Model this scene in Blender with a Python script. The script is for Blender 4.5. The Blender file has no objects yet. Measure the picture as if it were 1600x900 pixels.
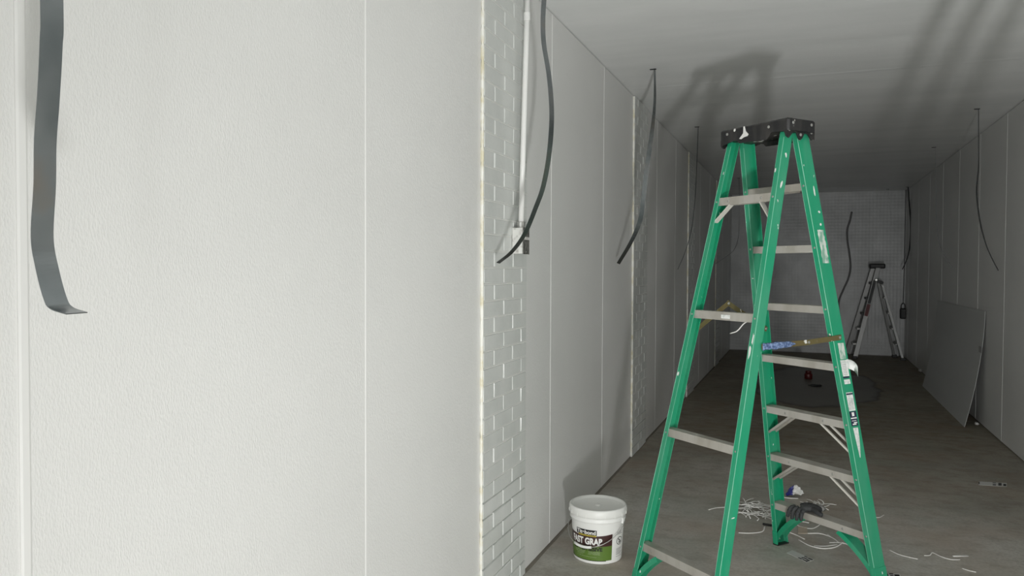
import bpy, bmesh, math, random
from mathutils import Vector, Matrix, noise
random.seed(7)
C = bpy.context.scene
COL = C.collection
V3 = Vector

# ------------------------------------------------------------------ camera
CAM_H, F_PX = 1.58, 1200.0
YAW, PITCH, ROLL = 0.36360, 0.02579, 0.00411
fw = V3((-math.sin(YAW) * math.cos(PITCH), math.cos(YAW) * math.cos(PITCH), -math.sin(PITCH)))
r0 = V3((math.cos(YAW), math.sin(YAW), 0)); u0 = r0.cross(fw)
rt = math.cos(ROLL) * r0 + math.sin(ROLL) * u0
up = -math.sin(ROLL) * r0 + math.cos(ROLL) * u0
cam_d = bpy.data.cameras.new('camera')
cam_d.sensor_width = 36.0
cam_d.lens = F_PX / 1600.0 * 36.0
cam_d.clip_start = 0.05
cam = bpy.data.objects.new('camera', cam_d)
cam.matrix_world = Matrix(((rt.x, up.x, -fw.x, 0), (rt.y, up.y, -fw.y, 0), (rt.z, up.z, -fw.z, CAM_H), (0, 0, 0, 1)))
COL.objects.link(cam)
C.camera = cam

# ------------------------------------------------------------------ world, lights, exposure
world = bpy.data.worlds.new('sky'); C.world = world
world.use_nodes = True
bg = world.node_tree.nodes['Background']
bg.inputs['Color'].default_value = (0.86, 0.93, 1.0, 1)
bg.inputs['Strength'].default_value = 0.25

def area(name, loc, direction, sx, sy, power, colour=(1, 1, 1)):
    l = bpy.data.lights.new(name, 'AREA'); l.shape = 'RECTANGLE'
    l.size, l.size_y, l.energy, l.color = sx, sy, power, colour
    o = bpy.data.objects.new(name, l); COL.objects.link(o)
    o.location = loc
    o.rotation_euler = V3(direction).to_track_quat('-Z', 'Y').to_euler()
    return o
# daylight beyond the open doorway behind the camera, and the sunlit slab at its foot
area('doorway_daylight', (0.5, -3.6, 1.3), (0, 1, 0), 3.2, 2.6, 235, (0.98, 1.0, 1.0))
area('sunlit_threshold', (0.62, -0.35, 0.03), (-.12, 1, .42), 0.13, 0.6, 90, (1.0, 1.0, 0.985)).data.spread = math.radians(125)
C.view_settings.view_transform = 'Standard'
C.view_settings.look = 'None'
C.view_settings.gamma = 1
C.view_settings.use_curve_mapping = False
C.view_settings.exposure = 0.0
C.cycles.max_bounces = 10
C.cycles.diffuse_bounces = 6

# ------------------------------------------------------------------ helpers
W1, W2, HC, YB, YF = 1.342, 1.707, 3.014, 15.5, -1.0
DX0, DX1, DZ = .1, 1.45, 2.5
EYE = V3((0, 0, CAM_H))
def ray(px, py): return fw + rt * ((px - 800) / F_PX) + up * ((450 - py) / F_PX)
def flo(px, py, z=0.0):
    d = ray(px, py); return EYE + d * ((z - CAM_H) / d.z)
def on_y(px, py, y):
    d = ray(px, py); return EYE + d * (y / d.y)
def on_x(px, py, x):
    d = ray(px, py); return EYE + d * (x / d.x)
def on_plane(px, py, p, n):
    d = ray(px, py); return EYE + d * ((p - EYE).dot(n) / d.dot(n))

class MB:
    """collects shapes for one mesh"""
    def __init__(s): s.v, s.f, s.m = [], [], []
    def add(s, vs, fs, mi=0):
        k = len(s.v); s.v += [V3(p) for p in vs]
        for f in fs: s.f.append([i + k for i in f]); s.m.append(mi)
        return s
    def box(s, lo, hi, mi=0):
        x0, y0, z0 = lo; x1, y1, z1 = hi
        return s.obox(V3(((x0 + x1) / 2, (y0 + y1) / 2, (z0 + z1) / 2)), V3((1, 0, 0)), V3((0, 1, 0)), V3((0, 0, 1)), (x1 - x0) / 2, (y1 - y0) / 2, (z1 - z0) / 2, mi)
    def obox(s, c, a, b, d, ha, hb, hd, mi=0):
        vs = [c + a * (ha * i) + b * (hb * j) + d * (hd * k) for k in (-1, 1) for j in (-1, 1) for i in (-1, 1)]
        return s.add(vs, [(0, 2, 3, 1), (4, 5, 7, 6), (0, 1, 5, 4), (2, 6, 7, 3), (0, 4, 6, 2), (1, 3, 7, 5)], mi)
    def rings(s, R, closed=True, caps=True, mi=0):
        n = len(R[0]); vs = [p for r in R for p in r]; fs = []
        for i in range(len(R) - 1):
            for j in range(n if closed else n - 1):
                k = (j + 1) % n
                fs.append((i * n + j, i * n + k, (i + 1) * n + k, (i + 1) * n + j))
        if caps: fs += [tuple(range(n - 1, -1, -1)), tuple((len(R) - 1) * n + j for j in range(n))]
        return s.add(vs, fs, mi)
    def tube(s, pts, r, n=8, flat=1.0, mi=0):
        pts = [V3(p) for p in pts]; R = []
        for i, p in enumerate(pts):
            t = (pts[min(i + 1, len(pts) - 1)] - pts[max(i - 1, 0)]).normalized()
            ref = V3((0, 0, 1)) if abs(t.z) < .9 else V3((0, 1, 0))
            a = t.cross(ref).normalized(); b = a.cross(t).normalized()
            rr = r[i] if isinstance(r, (list, tuple)) else r
            R.append([p + a * (rr * math.cos(2 * math.pi * k / n)) + b * (rr * flat * math.sin(2 * math.pi * k / n)) for k in range(n)])
        return s.rings(R, mi=mi)
    def lathe(s, c, prof, n=48, mi=0, caps=True):
        R = [[V3((c[0] + r * math.cos(2 * math.pi * k / n), c[1] + r * math.sin(2 * math.pi * k / n), c[2] + z)) for k in range(n)] for r, z in prof]
        return s.rings(R, caps=caps, mi=mi)
    def build(s, name, mat, parent=None, origin=None, smooth=False, bevel=0, seg=2):
        o0 = V3(parent['wl']) if parent is not None else (V3(origin) if origin is not None else V3((0, 0, 0)))
        me = bpy.data.meshes.new(name)
        me.from_pydata([p - o0 for p in s.v], [], s.f)
        for mm in (mat if isinstance(mat, (list, tuple)) else [mat]): me.materials.append(getattr(mm, 'm', mm))
        me.polygons.foreach_set('material_index', s.m)
        bm = bmesh.new(); bm.from_mesh(me); bmesh.ops.recalc_face_normals(bm, faces=bm.faces); bm.to_mesh(me); bm.free()
        if smooth: me.shade_smooth()
        o = bpy.data.objects.new(name, me); COL.objects.link(o)
        if parent is not None: o.parent = parent
        else: o.location = o0
        o['wl'] = tuple(o0)
        if bevel:
            b = o.modifiers.new('bevel', 'BEVEL'); b.width = bevel; b.segments = seg; b.limit_method = 'ANGLE'; b.angle_limit = 0.7
        return o

def link_copy(src, parent, loc, name=None):
    o = src.copy(); COL.objects.link(o); o.parent = parent; o.location = loc
    return o
def thing(name, loc, label, cat, group=None):
    o = bpy.data.objects.new(name, None); COL.objects.link(o); o.location = loc; o['wl'] = tuple(loc)
    o.empty_display_size = .1
    return tag(o, label, cat, group)
def tag(o, label, cat, group=None):
    o['label'] = label; o['category'] = cat
    if group: o['group'] = group
    return o
def struct(o): o['kind'] = 'structure'; return o
def stuff(o): o['kind'] = 'stuff'; return o
def crom(P, n=6):
    P = [V3(p) for p in P]; out = []
    Q = [P[0] * 2 - P[1]] + P + [P[-1] * 2 - P[-2]]
    for i in range(1, len(Q) - 2):
        a, b, c, d = Q[i - 1:i + 3]
        for k in range(n):
            t = k / n
            out.append(.5 * ((2 * b) + (c - a) * t + (2 * a - 5 * b + 4 * c - d) * t * t + (3 * b - a - 3 * c + d) * t ** 3))
    out.append(P[-1]); return out

# ------------------------------------------------------------------ materials
class Mat:
    def __init__(s, name, col, rough=.5, metal=0.0, spec=.5):
        s.m = bpy.data.materials.new(name); s.m.use_nodes = True
        s.t = s.m.node_tree; s.b = s.t.nodes['Principled BSDF']
        s.b.inputs['Base Color'].default_value = (*col, 1)
        s.b.inputs['Roughness'].default_value = rough; s.b.inputs['Metallic'].default_value = metal
        s.b.inputs['Specular IOR Level'].default_value = spec
        s.col = col; s.h = None
    def n(s, typ, **kw):
        x = s.t.nodes.new(typ)
        for k, v in kw.items(): setattr(x, k, v)
        return x
    def coord(s, scale=(1, 1, 1), loc=(0, 0, 0)):
        g = s.n('ShaderNodeNewGeometry'); m = s.n('ShaderNodeMapping')
        m.inputs['Scale'].default_value = scale; m.inputs['Location'].default_value = loc
        s.t.links.new(g.outputs['Position'], m.inputs['Vector']); return m.outputs[0]
    def noise(s, scale, vec=None, detail=3, rough=.55):
        x = s.n('ShaderNodeTexNoise'); x.inputs['Scale'].default_value = scale
        x.inputs['Detail'].default_value = detail; x.inputs['Roughness'].default_value = rough
        s.t.links.new(vec if vec is not None else s.coord(), x.inputs['Vector']); return x.outputs['Fac']
    def ramp(s, fac, stops):
        r = s.n('ShaderNodeValToRGB'); e = r.color_ramp.elements
        while len(e) < len(stops): e.new(0.5)
        for k, (p, c) in enumerate(stops):
            e[k].position = p; e[k].color = (*c, 1) if isinstance(c, (tuple, list)) else (c, c, c, 1)
        s.t.links.new(fac, r.inputs[0]); return r.outputs[0]
    def mix(s, fac, a, b, mode='MIX'):
        x = s.n('ShaderNodeMix', data_type='RGBA', blend_type=mode)
        for sock, val in ((x.inputs[0], fac), (x.inputs[6], a), (x.inputs[7], b)):
            if isinstance(val, (int, float)): sock.default_value = val
            elif isinstance(val, (tuple, list)): sock.default_value = (*val, 1)
            else: s.t.links.new(val, sock)
        return x.outputs[2]
    def math(s, op, a, b=0.0):
        x = s.n('ShaderNodeMath', operation=op)
        for sock, val in ((x.inputs[0], a), (x.inputs[1], b)):
            if isinstance(val, (int, float)): sock.default_value = val
            else: s.t.links.new(val, sock)
        return x.outputs[0]
    def colour(s, out): s.t.links.new(out, s.b.inputs['Base Color']); return s
    def roughness(s, out): s.t.links.new(out, s.b.inputs['Roughness']); return s
    def bump(s, h, strength=.3, dist=.002):
        x = s.n('ShaderNodeBump'); x.inputs['Strength'].default_value = strength; x.inputs['Distance'].default_value = dist
        s.t.links.new(h, x.inputs['Height']); s.t.links.new(x.outputs[0], s.b.inputs['Normal']); return s

def speckled(name, col, rough, thr, scale, splat=(.78, .78, .74), dirt=(.5, .45, .35), metal=0.0, dirt_amt=.35, stretch=(1, 1, .6)):
    m = Mat(name, col, rough, metal)
    d = m.ramp(m.noise(9, m.coord((1, 1, .25)), 5), [(.45, 0), (.75, 1)])
    c = m.mix(m.math('MULTIPLY', d, dirt_amt), col, dirt)
    sp = m.ramp(m.noise(scale, m.coord(stretch, (3, 1, 2)), 2), [(thr, 0), (thr + .02, 1)])
    return m.colour(m.mix(sp, c, splat)), m

# white embossed panel
frp = Mat('embossed_white_panel', (.80, .80, .785), .38)
emb = frp.n('ShaderNodeTexVoronoi'); emb.inputs['Scale'].default_value = 225
frp.t.links.new(frp.coord((1, 1, .42)), emb.inputs['Vector'])
emb2 = frp.noise(330, frp.coord((1, 1, .5)), 2)
frp.bump(frp.math('ADD', emb.outputs['Distance'], emb2), .6, .001)
frp.colour(frp.mix(frp.ramp(frp.noise(1.3, None, 3), [(.35, 0), (.7, 1)]), (.785, .785, .77), (.755, .755, .74)))
strip_m = Mat('white_vinyl_strip', (.80, .80, .785), .4)
backm = Mat('embossed_back_panel', (.62, .63, .63), .36)
dw = backm.n('ShaderNodeTexVoronoi'); dw.distance = 'MANHATTAN'; dw.inputs['Scale'].default_value = 17; dw.inputs['Randomness'].default_value = 0.0
backm.t.links.new(backm.coord((1, 1, 1)), dw.inputs['Vector'])
backm.bump(backm.math('ADD', dw.outputs['Distance'], backm.noise(14, None, 4)), .18, .008)
backm.colour(backm.ramp(backm.noise(2.2, None, 5), [(.3, (.40, .41, .41)), (.7, (.60, .61, .61))]))
substrate = Mat('dark_gap_board', (.22, .21, .2), .9)
paint = Mat('painted_brick', (.70, .715, .70), .3)
paint.bump(paint.noise(38, None, 4), .25, .004)
paint.colour(paint.mix(paint.ramp(paint.noise(6, None, 4), [(.4, 0), (.7, 1)]), (.71, .725, .705), (.64, .66, .64)))
mortar = Mat('painted_mortar', (.74, .745, .72), .4)
mortar.bump(mortar.noise(60, None, 4), .5, .004)
caulk = Mat('cream_caulk', (.80, .77, .65), .5)
caulk.bump(caulk.noise(50, None, 3), .5, .003)
caulk.colour(caulk.ramp(caulk.noise(14, None, 3), [(.45, (.86, .855, .80)), (.66, (.72, .67, .50))]))
ceil_m = Mat('ceiling_paint', (.72, .735, .73), .33)
sm = ceil_m.noise(1.6, ceil_m.coord((.5, 2.2, 1)), 5)
ceil_m.colour(ceil_m.ramp(sm, [(.35, (.79, .805, .80)), (.62, (.85, .86, .855))]))
ceil_m.bump(ceil_m.noise(3, ceil_m.coord((.6, 2, 1)), 4), .12, .01)
ceil_m.roughness(ceil_m.ramp(ceil_m.noise(2.4, ceil_m.coord((.4, 2.5, 1)), 4), [(.35, .28), (.7, .5)]))
# concrete with damp stain
con = Mat('worn_concrete', (.3, .29, .27), .62)
n1 = con.noise(1.1, con.coord((1, 1, 1)), 6, .62)
n2 = con.noise(7, con.coord((1, 1.5, 1)), 6, .6)
n3 = con.noise(55, None, 3)
base = con.ramp(n1, [(.32, (.37, .355, .315)), (.5, (.50, .485, .44)), (.68, (.58, .565, .53))])
base = con.mix(con.ramp(n2, [(.28, .6), (.52, 0)]), base, (.29, .25, .205))
base = con.mix(con.ramp(n3, [(.3, .35), (.6, 0)]), base, (.2, .185, .165))
base = con.mix(con.ramp(con.noise(13, con.coord((1, 2.5, 1), (4, 2, 0)), 2), [(.70, 0), (.735, .7)]), base, (.55, .53, .5))
base = con.mix(con.math('MULTIPLY', con.ramp(con.noise(1.9, con.coord((1, 1, 1), (9, 4, 0)), 5), [(.45, 0), (.68, 1)]), .55), base, (.41, .335, .27))
base = con.mix(con.math('MULTIPLY', con.ramp(con.noise(1.6, con.coord((1, 1, 1), (2, 7, 0)), 5), [(.5, 0), (.7, 1)]), .5), base, (.35, .375, .33))
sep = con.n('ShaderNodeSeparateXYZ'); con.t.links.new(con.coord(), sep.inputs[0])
grime = con.ramp(con.math('ADD', con.math('MULTIPLY', sep.outputs[1], .1), con.math('MULTIPLY', con.noise(.9, None, 4), .35)), [(.62, 0), (1.05, 1)])  # brown dirt deepening towards the back, also painting in the light falloff with depth
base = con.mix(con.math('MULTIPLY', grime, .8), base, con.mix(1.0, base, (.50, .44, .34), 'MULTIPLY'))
warp = con.math('MULTIPLY', con.math('SUBTRACT', con.noise(1.7, None, 4), .5), .9)
dx = con.math('DIVIDE', con.math('SUBTRACT', sep.outputs[0], .15), .85)
dy = con.math('DIVIDE', con.math('SUBTRACT', sep.outputs[1], 11.4), 2.1)
dd = con.math('ADD', con.math('ADD', con.math('MULTIPLY', dx, dx), con.math('MULTIPLY', dy, dy)), warp)
damp = con.ramp(dd, [(.80, 1), (.9, 0)])
edge = con.ramp(dd, [(.70, 0), (.84, 1), (.95, 0)])
base = con.mix(con.math('MULTIPLY', damp, .6), base, (.10, .105, .105))
base = con.mix(con.math('MULTIPLY', edge, .75), base, (.035, .03, .025))
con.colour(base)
con.roughness(con.mix(damp, con.ramp(n2, [(.3, .75), (.7, .5)]), (.42, .42, .42)))
con.bump(con.math('ADD', n2, con.math('MULTIPLY', n3, .5)), .12, .003)
_, green = speckled('green_fibreglass', (.011, .295, .15), .42, .735, 30, dirt=(.12, .33, .23), dirt_amt=.45)
gb = green.noise(120, green.coord((1, 1, .2)), 3); green.bump(gb, .25, .001)
_, alu = speckled('dull_aluminium', (.47, .45, .41), .48, .74, 30, dirt=(.28, .25, .2), metal=.25, dirt_amt=.7)
alu_white = Mat('pale_aluminium_brace', (.66, .64, .58), .45, .15)
_, blackp = speckled('black_ladder_cap', (.012, .012, .013), .45, .66, 17, dirt=(.11, .10, .09), dirt_amt=.6, stretch=(1, 1, .7))
blackp.bump(blackp.noise(40, None, 3), .3, .004)
galv = Mat('galvanised_strap', (.34, .365, .375), .27, 1.0)
galv.colour(galv.ramp(galv.noise(5, galv.coord((1, 1, .8)), 4), [(.33, (.19, .215, .225)), (.55, (.31, .33, .34)), (.70, (.33, .295, .26))]))
darkst = Mat('dark_steel_strap', (.10, .105, .11), .45, .7)
steel = Mat('zinc_steel', (.5, .5, .48), .35, .8)
_, olive = speckled('tarnished_spreader', (.135, .115, .045), .5, .68, 40, dirt=(.16, .08, .03), metal=.2)
bluep = Mat('blue_paint_smear', (.10, .17, .36), .7)
bluep.colour(bluep.ramp(bluep.noise(90, None, 3), [(.4, (.05, .09, .2)), (.6, (.22, .3, .5))])); bluep.bump(bluep.noise(90, None, 3), .8, .004)
plastic = Mat('white_bucket_plastic', (.88, .88, .855), .32)
lidm = Mat('white_lid_plastic', (.84, .84, .81), .4)
maroon = Mat('maroon_print', (.055, .022, .02), .4)
lgreen = Mat('green_print', (.115, .205, .035), .4)
inkk = Mat('black_print', (.01, .01, .01), .5)
inkw = Mat('white_print', (.85, .85, .83), .5)
inky = Mat('yellow_print', (.62, .50, .06), .5)
inkg = Mat('pale_green_print', (.48, .55, .38), .5)
greyink = Mat('grey_print', (.38, .38, .38), .6)
paper = Mat('worn_paper_label', (.72, .73, .71), .6)
paper.colour(paper.ramp(paper.noise(45, None, 4), [(.35, (.55, .60, .57)), (.55, (.78, .79, .77))]))
mint = Mat('worn_mint_label', (.5, .62, .56), .6)
mint.colour(mint.ramp(mint.noise(38, mint.coord((1, 1, .6)), 4), [(.40, (.22, .40, .31)), (.5, (.52, .60, .54)), (.66, (.7, .71, .66))]))
navy = Mat('navy_print', (.02, .025, .06), .5)
whitepaint = Mat('white_paint_drip', (.75, .75, .72), .5)
wirew = Mat('white_vinyl_scrap', (.88, .87, .84), .45)
condm = Mat('white_painted_conduit', (.82, .82, .80), .3)
boxm = Mat('painted_metal_box', (.70, .70, .67), .4)
boxm.colour(boxm.ramp(boxm.noise(40, None, 4), [(.3, (.42, .41, .38)), (.5, (.70, .70, .67))]))
coverm = Mat('bare_metal_cover', (.25, .245, .23), .42, .6)
coverm.colour(coverm.ramp(coverm.noise(55, None, 3), [(.35, (.12, .12, .11)), (.65, (.36, .35, .33))]))
glove_b = Mat('charcoal_glove_rubber', (.035, .037, .038), .75); glove_b.bump(glove_b.noise(90, None, 3), .6, .004)
glove_c = Mat('grey_glove_knit', (.24, .235, .225), .85); glove_c.bump(glove_c.noise(120, None, 2), .7, .004)
redm = Mat('red_plastic', (.09, .010, .009), .4)
blackm = Mat('black_plastic', (.012, .012, .012), .5)
cardm = Mat('brown_cardboard', (.46, .39, .31), .8)
sheetm = Mat('smooth_grey_sheet', (.60, .61, .60), .42)
bladder = Mat('bare_ladder_aluminium', (.24, .24, .235), .4, .5)
cordm = Mat('dark_cord', (.03, .03, .03), .6)
hosem = Mat('grey_flexible_cable', (.17, .17, .17), .5)
redlab = Mat('red_label', (.12, .012, .015), .5)
bluewrap = Mat('blue_white_wrapper', (.7, .7, .7), .35)
wsep = bluewrap.n('ShaderNodeSeparateXYZ'); bluewrap.t.links.new(bluewrap.n('ShaderNodeTexCoord').outputs['Generated'], wsep.inputs[0])
bluewrap.colour(bluewrap.ramp(bluewrap.math('ADD', wsep.outputs[0], bluewrap.math('MULTIPLY', bluewrap.noise(30, None, 2), .25)), [(.54, (.03, .035, .2)), (.58, (.72, .72, .70))]))
grimem = Mat('grey_tape', (.62, .62, .6), .4)
asphalt = Mat('outside_slab', (.4, .39, .37), .8)
M_cav = Mat('dark_slot', (.02, .02, .02), .9)

# ------------------------------------------------------------------ the setting
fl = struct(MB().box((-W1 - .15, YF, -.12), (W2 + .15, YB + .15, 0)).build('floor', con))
struct(MB().box((-9, -14, -.14), (9, YF, -.02)).build('ground', asphalt))

# ceiling: painted sheets with fine butt joints
ce = struct(MB().box((-W1 - .15, YF, HC + .006), (W2 + .15, YB + .15, HC + .15)).build('ceiling', substrate))
cj = [YF, 2.95, 6.12, 9.35, 12.55, YB]
for a, b in zip(cj[:-1], cj[1:]):
    MB().box((-W1 - .012, a + .0006, HC), (W2 + .012, b - .0006, HC + .006)).build('ceiling_sheet', ceil_m, ce)
for y in cj[1:-1]:
    m = MB(); R = []
    for k in range(41):
        x = -W1 + (W1 + W2) * k / 40
        w = .03 + .02 * noise.noise(V3((x * 2.3, y, 0))); t = .0016 + .001 * noise.noise(V3((x * 4, y, 3)))
        R.append([V3((x, y - w, HC)), V3((x, y - w * .4, HC - t)), V3((x, y + w * .5, HC - t)), V3((x, y + w, HC))])
    m.rings(R, closed=False, caps=False).build('taped_joint', ceil_m, ce, smooth=True)

# left wall
wl = struct(MB().box((-W1 - .15, YF, 0), (-W1 - .008, YB + .15, HC + .006)).build('wall_left', substrate))
pillars = [(3.135, 3.701), (6.333, 6.93), (9.56, 10.15), (12.74, 13.32)]
joints = [.998, 2.182, None, 4.149, 5.349, None, 7.45, 8.6, None, 10.75, 11.85, None, 13.9, 14.95]
edges = [YF]; pi = 0; spans = []
cur = YF
for j in joints:
    if j is None:
        spans.append((cur, pillars[pi][0])); cur = pillars[pi][1]; pi += 1
    else:
        spans.append((cur, j)); cur = j
spans.append((cur, YB))
def panel(parent, face, y0, y1, sgn, z0=.012, z1=HC - .005, mat=frp, name='panel'):
    x0, x1 = sorted((face, face + sgn * .008))
    return MB().box((x0, y0 + .001, z0), (x1, y1 - .001, z1)).build(name, mat, parent)
for a, b in spans: panel(wl, -W1, a, b, -1)
def strip(parent, face, y, sgn, hw=.006, wide=False):
    m = MB(); x = face; t = -sgn * (.0018 if not wide else .005)
    prof = [(-hw, 0), (-hw, t * .6), (-hw * .6, t), (hw * .6, t), (hw, t * .6), (hw, 0)]
    m.rings([[V3((x + dx, y + dy, z)) for dy, dx in prof] for z in (.012, HC - .006)])
    return m.build('divider_strip', strip_m, parent)
for j in joints:
    if j is not None: strip(wl, -W1, j, -1, .006 if j > 1.2 else .011, j < 1.2)

# painted brick pillars between the panels
CH = HC / 40.0
def brick_mesh(L, k):
    rnd = random.Random(k * 31 + int(L * 1000))
    h, t = CH - .0075, .0135
    c = .003
    m = MB()
    def ring(x, dy, dz, j=.0014):
        return [V3((x, sy * (L / 2 - dy) + rnd.uniform(-j, j), sz * (h / 2 - dz) + rnd.uniform(-j, j))) for sy, sz in ((-1, -1), (1, -1), (1, 1), (-1, 1))]
    m.rings([ring(-t, 0, 0), ring(-c, 0, 0), ring(0, c, c)])
    return m
protos = {}
def get_proto(L, k, parent):
    key = (round(L, 3), k)
    return protos.get(key)
def brick_layout(y0, y1):
    w = y1 - y0; out = []
    for r in range(40):
        cuts = [0, .125, .365, w] if r % 2 else [0, .245, .485, w]
        z = (r + .5) * CH
        for a, b in zip(cuts[:-1], cuts[1:]):
            if b - a > .03: out.append((y0 + (a + b) / 2, b - a - .008, z, r))
    return out
FACE = -W1 + .0145
for pn, (y0, y1) in enumerate(pillars):
    if pn < 2:
        for (yc, L, z, r) in brick_layout(y0, y1):
            k = random.randrange(4); key = (round(L, 2), k)
            loc = V3((FACE + random.uniform(-.0012, .0012), yc + random.uniform(-.0015, .0015), z))
            if key not in protos:
                o = brick_mesh(L, k).build('brick', paint, wl); o.data = o.data
                protos[key] = o; o.location = loc
            else:
                link_copy(protos[key], wl, loc)
    else:
        m = MB()
        for (yc, L, z, r) in brick_layout(y0, y1):
            b = brick_mesh(L, random.randrange(4)); m.add([p + V3((FACE + random.uniform(-.001, .001), yc, z)) for p in b.v], b.f)
        stuff(m.build('brick_courses', paint, wl))
    # mortar: recessed bed behind, nearly flush horizontal beads higher up, open joints near the floor
    m = MB().box((-W1 - .006, y0 + .0015, 0), (FACE - .0085, y1 - .0015, HC - .004))
    for r in range(1, 40):
        z = r * CH
        if z < .42 + (.25 if random.random() < .3 else 0): continue
        n = 9; R = []
        for k in range(n + 1):
            y = y0 + .0015 + (y1 - y0 - .003) * k / n
            d = .0006 + random.uniform(-.001, .0016); hh = CH * .08 + random.uniform(0, .002)
            R.append([V3((FACE - .009, y, z - hh)), V3((FACE - d - .0015, y, z - hh * .7)), V3((FACE - d, y, z)), V3((FACE - d - .0015, y, z + hh * .7)), V3((FACE - .009, y, z + hh))])
        m.rings(R)
    m.build('mortar_bed', mortar, wl)
    # rough cream bead of sealant down the near edge
    pts, rad = [], []
    for k in range(241):
        z = .004 + (HC - .012) * k / 240
        lump = .0012 * (1 if (z / CH) % 1 > .12 else -.6)
        pts.append(V3((FACE - .0075, y0 - .0015, z))); rad.append(.0052 + lump + .0012 * noise.noise(V3((0, y0, z * 22))))
    R = [[p + V3((math.cos(t) * r * 1.3, -abs(math.sin(t)) * r if math.sin(t) < 0 else r * .3 * math.sin(t), 0)) for t in [2 * math.pi * q / 8 for q in range(8)]] for p, r in zip(pts, rad)]
    MB().rings(R).build('sealant_bead', caulk, wl, smooth=True)
# dust line along the floor edges
for x0, x1, par in ((-W1 - .008, -W1 + .012, wl),):
    m = MB(); R = []
    for k in range(121):
        y = YF + (YB - YF) * k / 120
        w = .012 + .008 * noise.noise(V3((y * 3, 0, 1))); h = .008 + .004 * noise.noise(V3((y * 4, 2, 1)))
        R.append([V3((-W1 - .006, y, .0005)), V3((-W1 - .006, y, h)), V3((-W1 + w * .4, y, h * .5)), V3((-W1 + w, y, .0005))])
    stuff(m.rings(R).build('dust_line', Mat('floor_dust', (.2, .18, .15), .95).m, wl))

# right wall and back wall
wr = struct(MB().box((W2 + .008, YF, 0), (W2 + .15, YB + .15, HC + .006)).build('wall_right', substrate))
rj = [YF, .05, 1.2, 2.36, 3.5, 4.68, 5.84, 7.0, 8.15, 9.29, 10.43, 11.58, 12.73, 13.9, 15.05, YB]
for a, b in zip(rj[:-1], rj[1:]): panel(wr, W2, a, b, 1)
for y in rj[1:-1]: strip(wr, W2, y, 1)
wb_ = struct(MB().box((-W1 - .15, YB + .008, 0), (W2 + .15, YB + .15, HC + .006)).build('wall_back', substrate))
for a, b in ((-W1, -.12), (-.12, 1.1), (1.1, W2)):
    MB().box((a + .0006, YB, .015), (b - .0006, YB + .008, HC)).build('panel', backm, wb_)

# unseen front wall behind the camera; doorway jamb set to shade the near left wall
fwl = struct(MB().box((-W1 - .15, YF - .15, 0), (DX0, YF, HC + .006)).box((DX1, YF - .15, 0), (W2 + .15, YF, HC + .006)).box((DX0, YF - .15, DZ), (DX1, YF, HC + .006)).build('wall_front', frp))

# ------------------------------------------------------------------ green step ladder
LB = V3((-.188, 4.055, 0)); ang = .687
lv = V3((math.cos(ang), -math.sin(ang), 0)); ln = V3((math.sin(ang), math.cos(ang), 0)); lz = V3((0, 0, 1))
LH = 2.247
def LP(v, n, z): return LB + lv * v + ln * n + lz * z
top = {k: (s * .167, d * .044) for k, s, d in (('A', -1, -1), ('B', 1, -1), ('C', -1, 1), ('D', 1, 1))}
bot = {'A': (-.267, -.582), 'B': (.267, -.582), 'C': (-.312, .511), 'D': (.312, .511)}
def railvn(k, z):
    t = z / LH; return (bot[k][0] + (top[k][0] - bot[k][0]) * t, bot[k][1] + (top[k][1] - bot[k][1]) * t)
def railp(k, z): return LP(*railvn(k, z), z)
L = thing('step_ladder', LB, 'tall green fiberglass step ladder with black top cap standing open on the concrete', 'step ladder')
FLG, TH = .028, .0045
rails = {}
def channel(k, z0, z1, web, grow=0.0, name='rail', mat=None, parent=None, fl=FLG):
    s = 1 if k in 'BD' else -1
    w = web / 2 + grow; th = TH
    prof = [(fl / 2 + grow, -w), (fl / 2 + grow, w), (-fl / 2, w), (-fl / 2, w - th), (fl / 2 - th + 0 * grow, w - th), (fl / 2 - th, -w + th), (-fl / 2, -w + th), (-fl / 2, -w)]
    R = []
    for z in (z0, z1):
        v, n = railvn(k, z)
        R.append([LP(v + s * a, n + b, z) for a, b in prof])
    return MB().rings(R).build(name, mat or green.m, parent or L, bevel=.0016)
edge_m = Mat('worn_highlight_green', (.20, .52, .36), .45)  # pale corner tubes: painted edge highlight as well as scuffed wear
WEB = {'A': .058, 'B': .058, 'C': .086, 'D': .086}
for k in 'ABCD':
    rails[k] = channel(k, .008, LH - .012, WEB[k])
    channel(k, .007, .085, WEB[k], .0028, 'foot_shoe', green.m, rails[k])
    v, n = railvn(k, .0)
    s = 1 if k in 'BD' else -1
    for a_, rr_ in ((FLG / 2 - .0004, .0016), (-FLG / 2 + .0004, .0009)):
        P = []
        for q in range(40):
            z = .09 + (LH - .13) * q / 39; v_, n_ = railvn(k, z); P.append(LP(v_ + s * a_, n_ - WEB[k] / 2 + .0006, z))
        MB().tube(P, [rr_ * (1 + .7 * noise.noise(V3((q * .9, a_ * 90, ord(k))))) for q in range(40)], 6).build('worn_edge_highlight', edge_m, rails[k])
    m = MB().obox(LP(v, n, .0035), lv, ln, lz, FLG / 2 + .004, WEB[k] / 2 + .004, .0034)
    m.build('rubber_pad', blackm.m, rails[k], bevel=.002)
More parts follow.
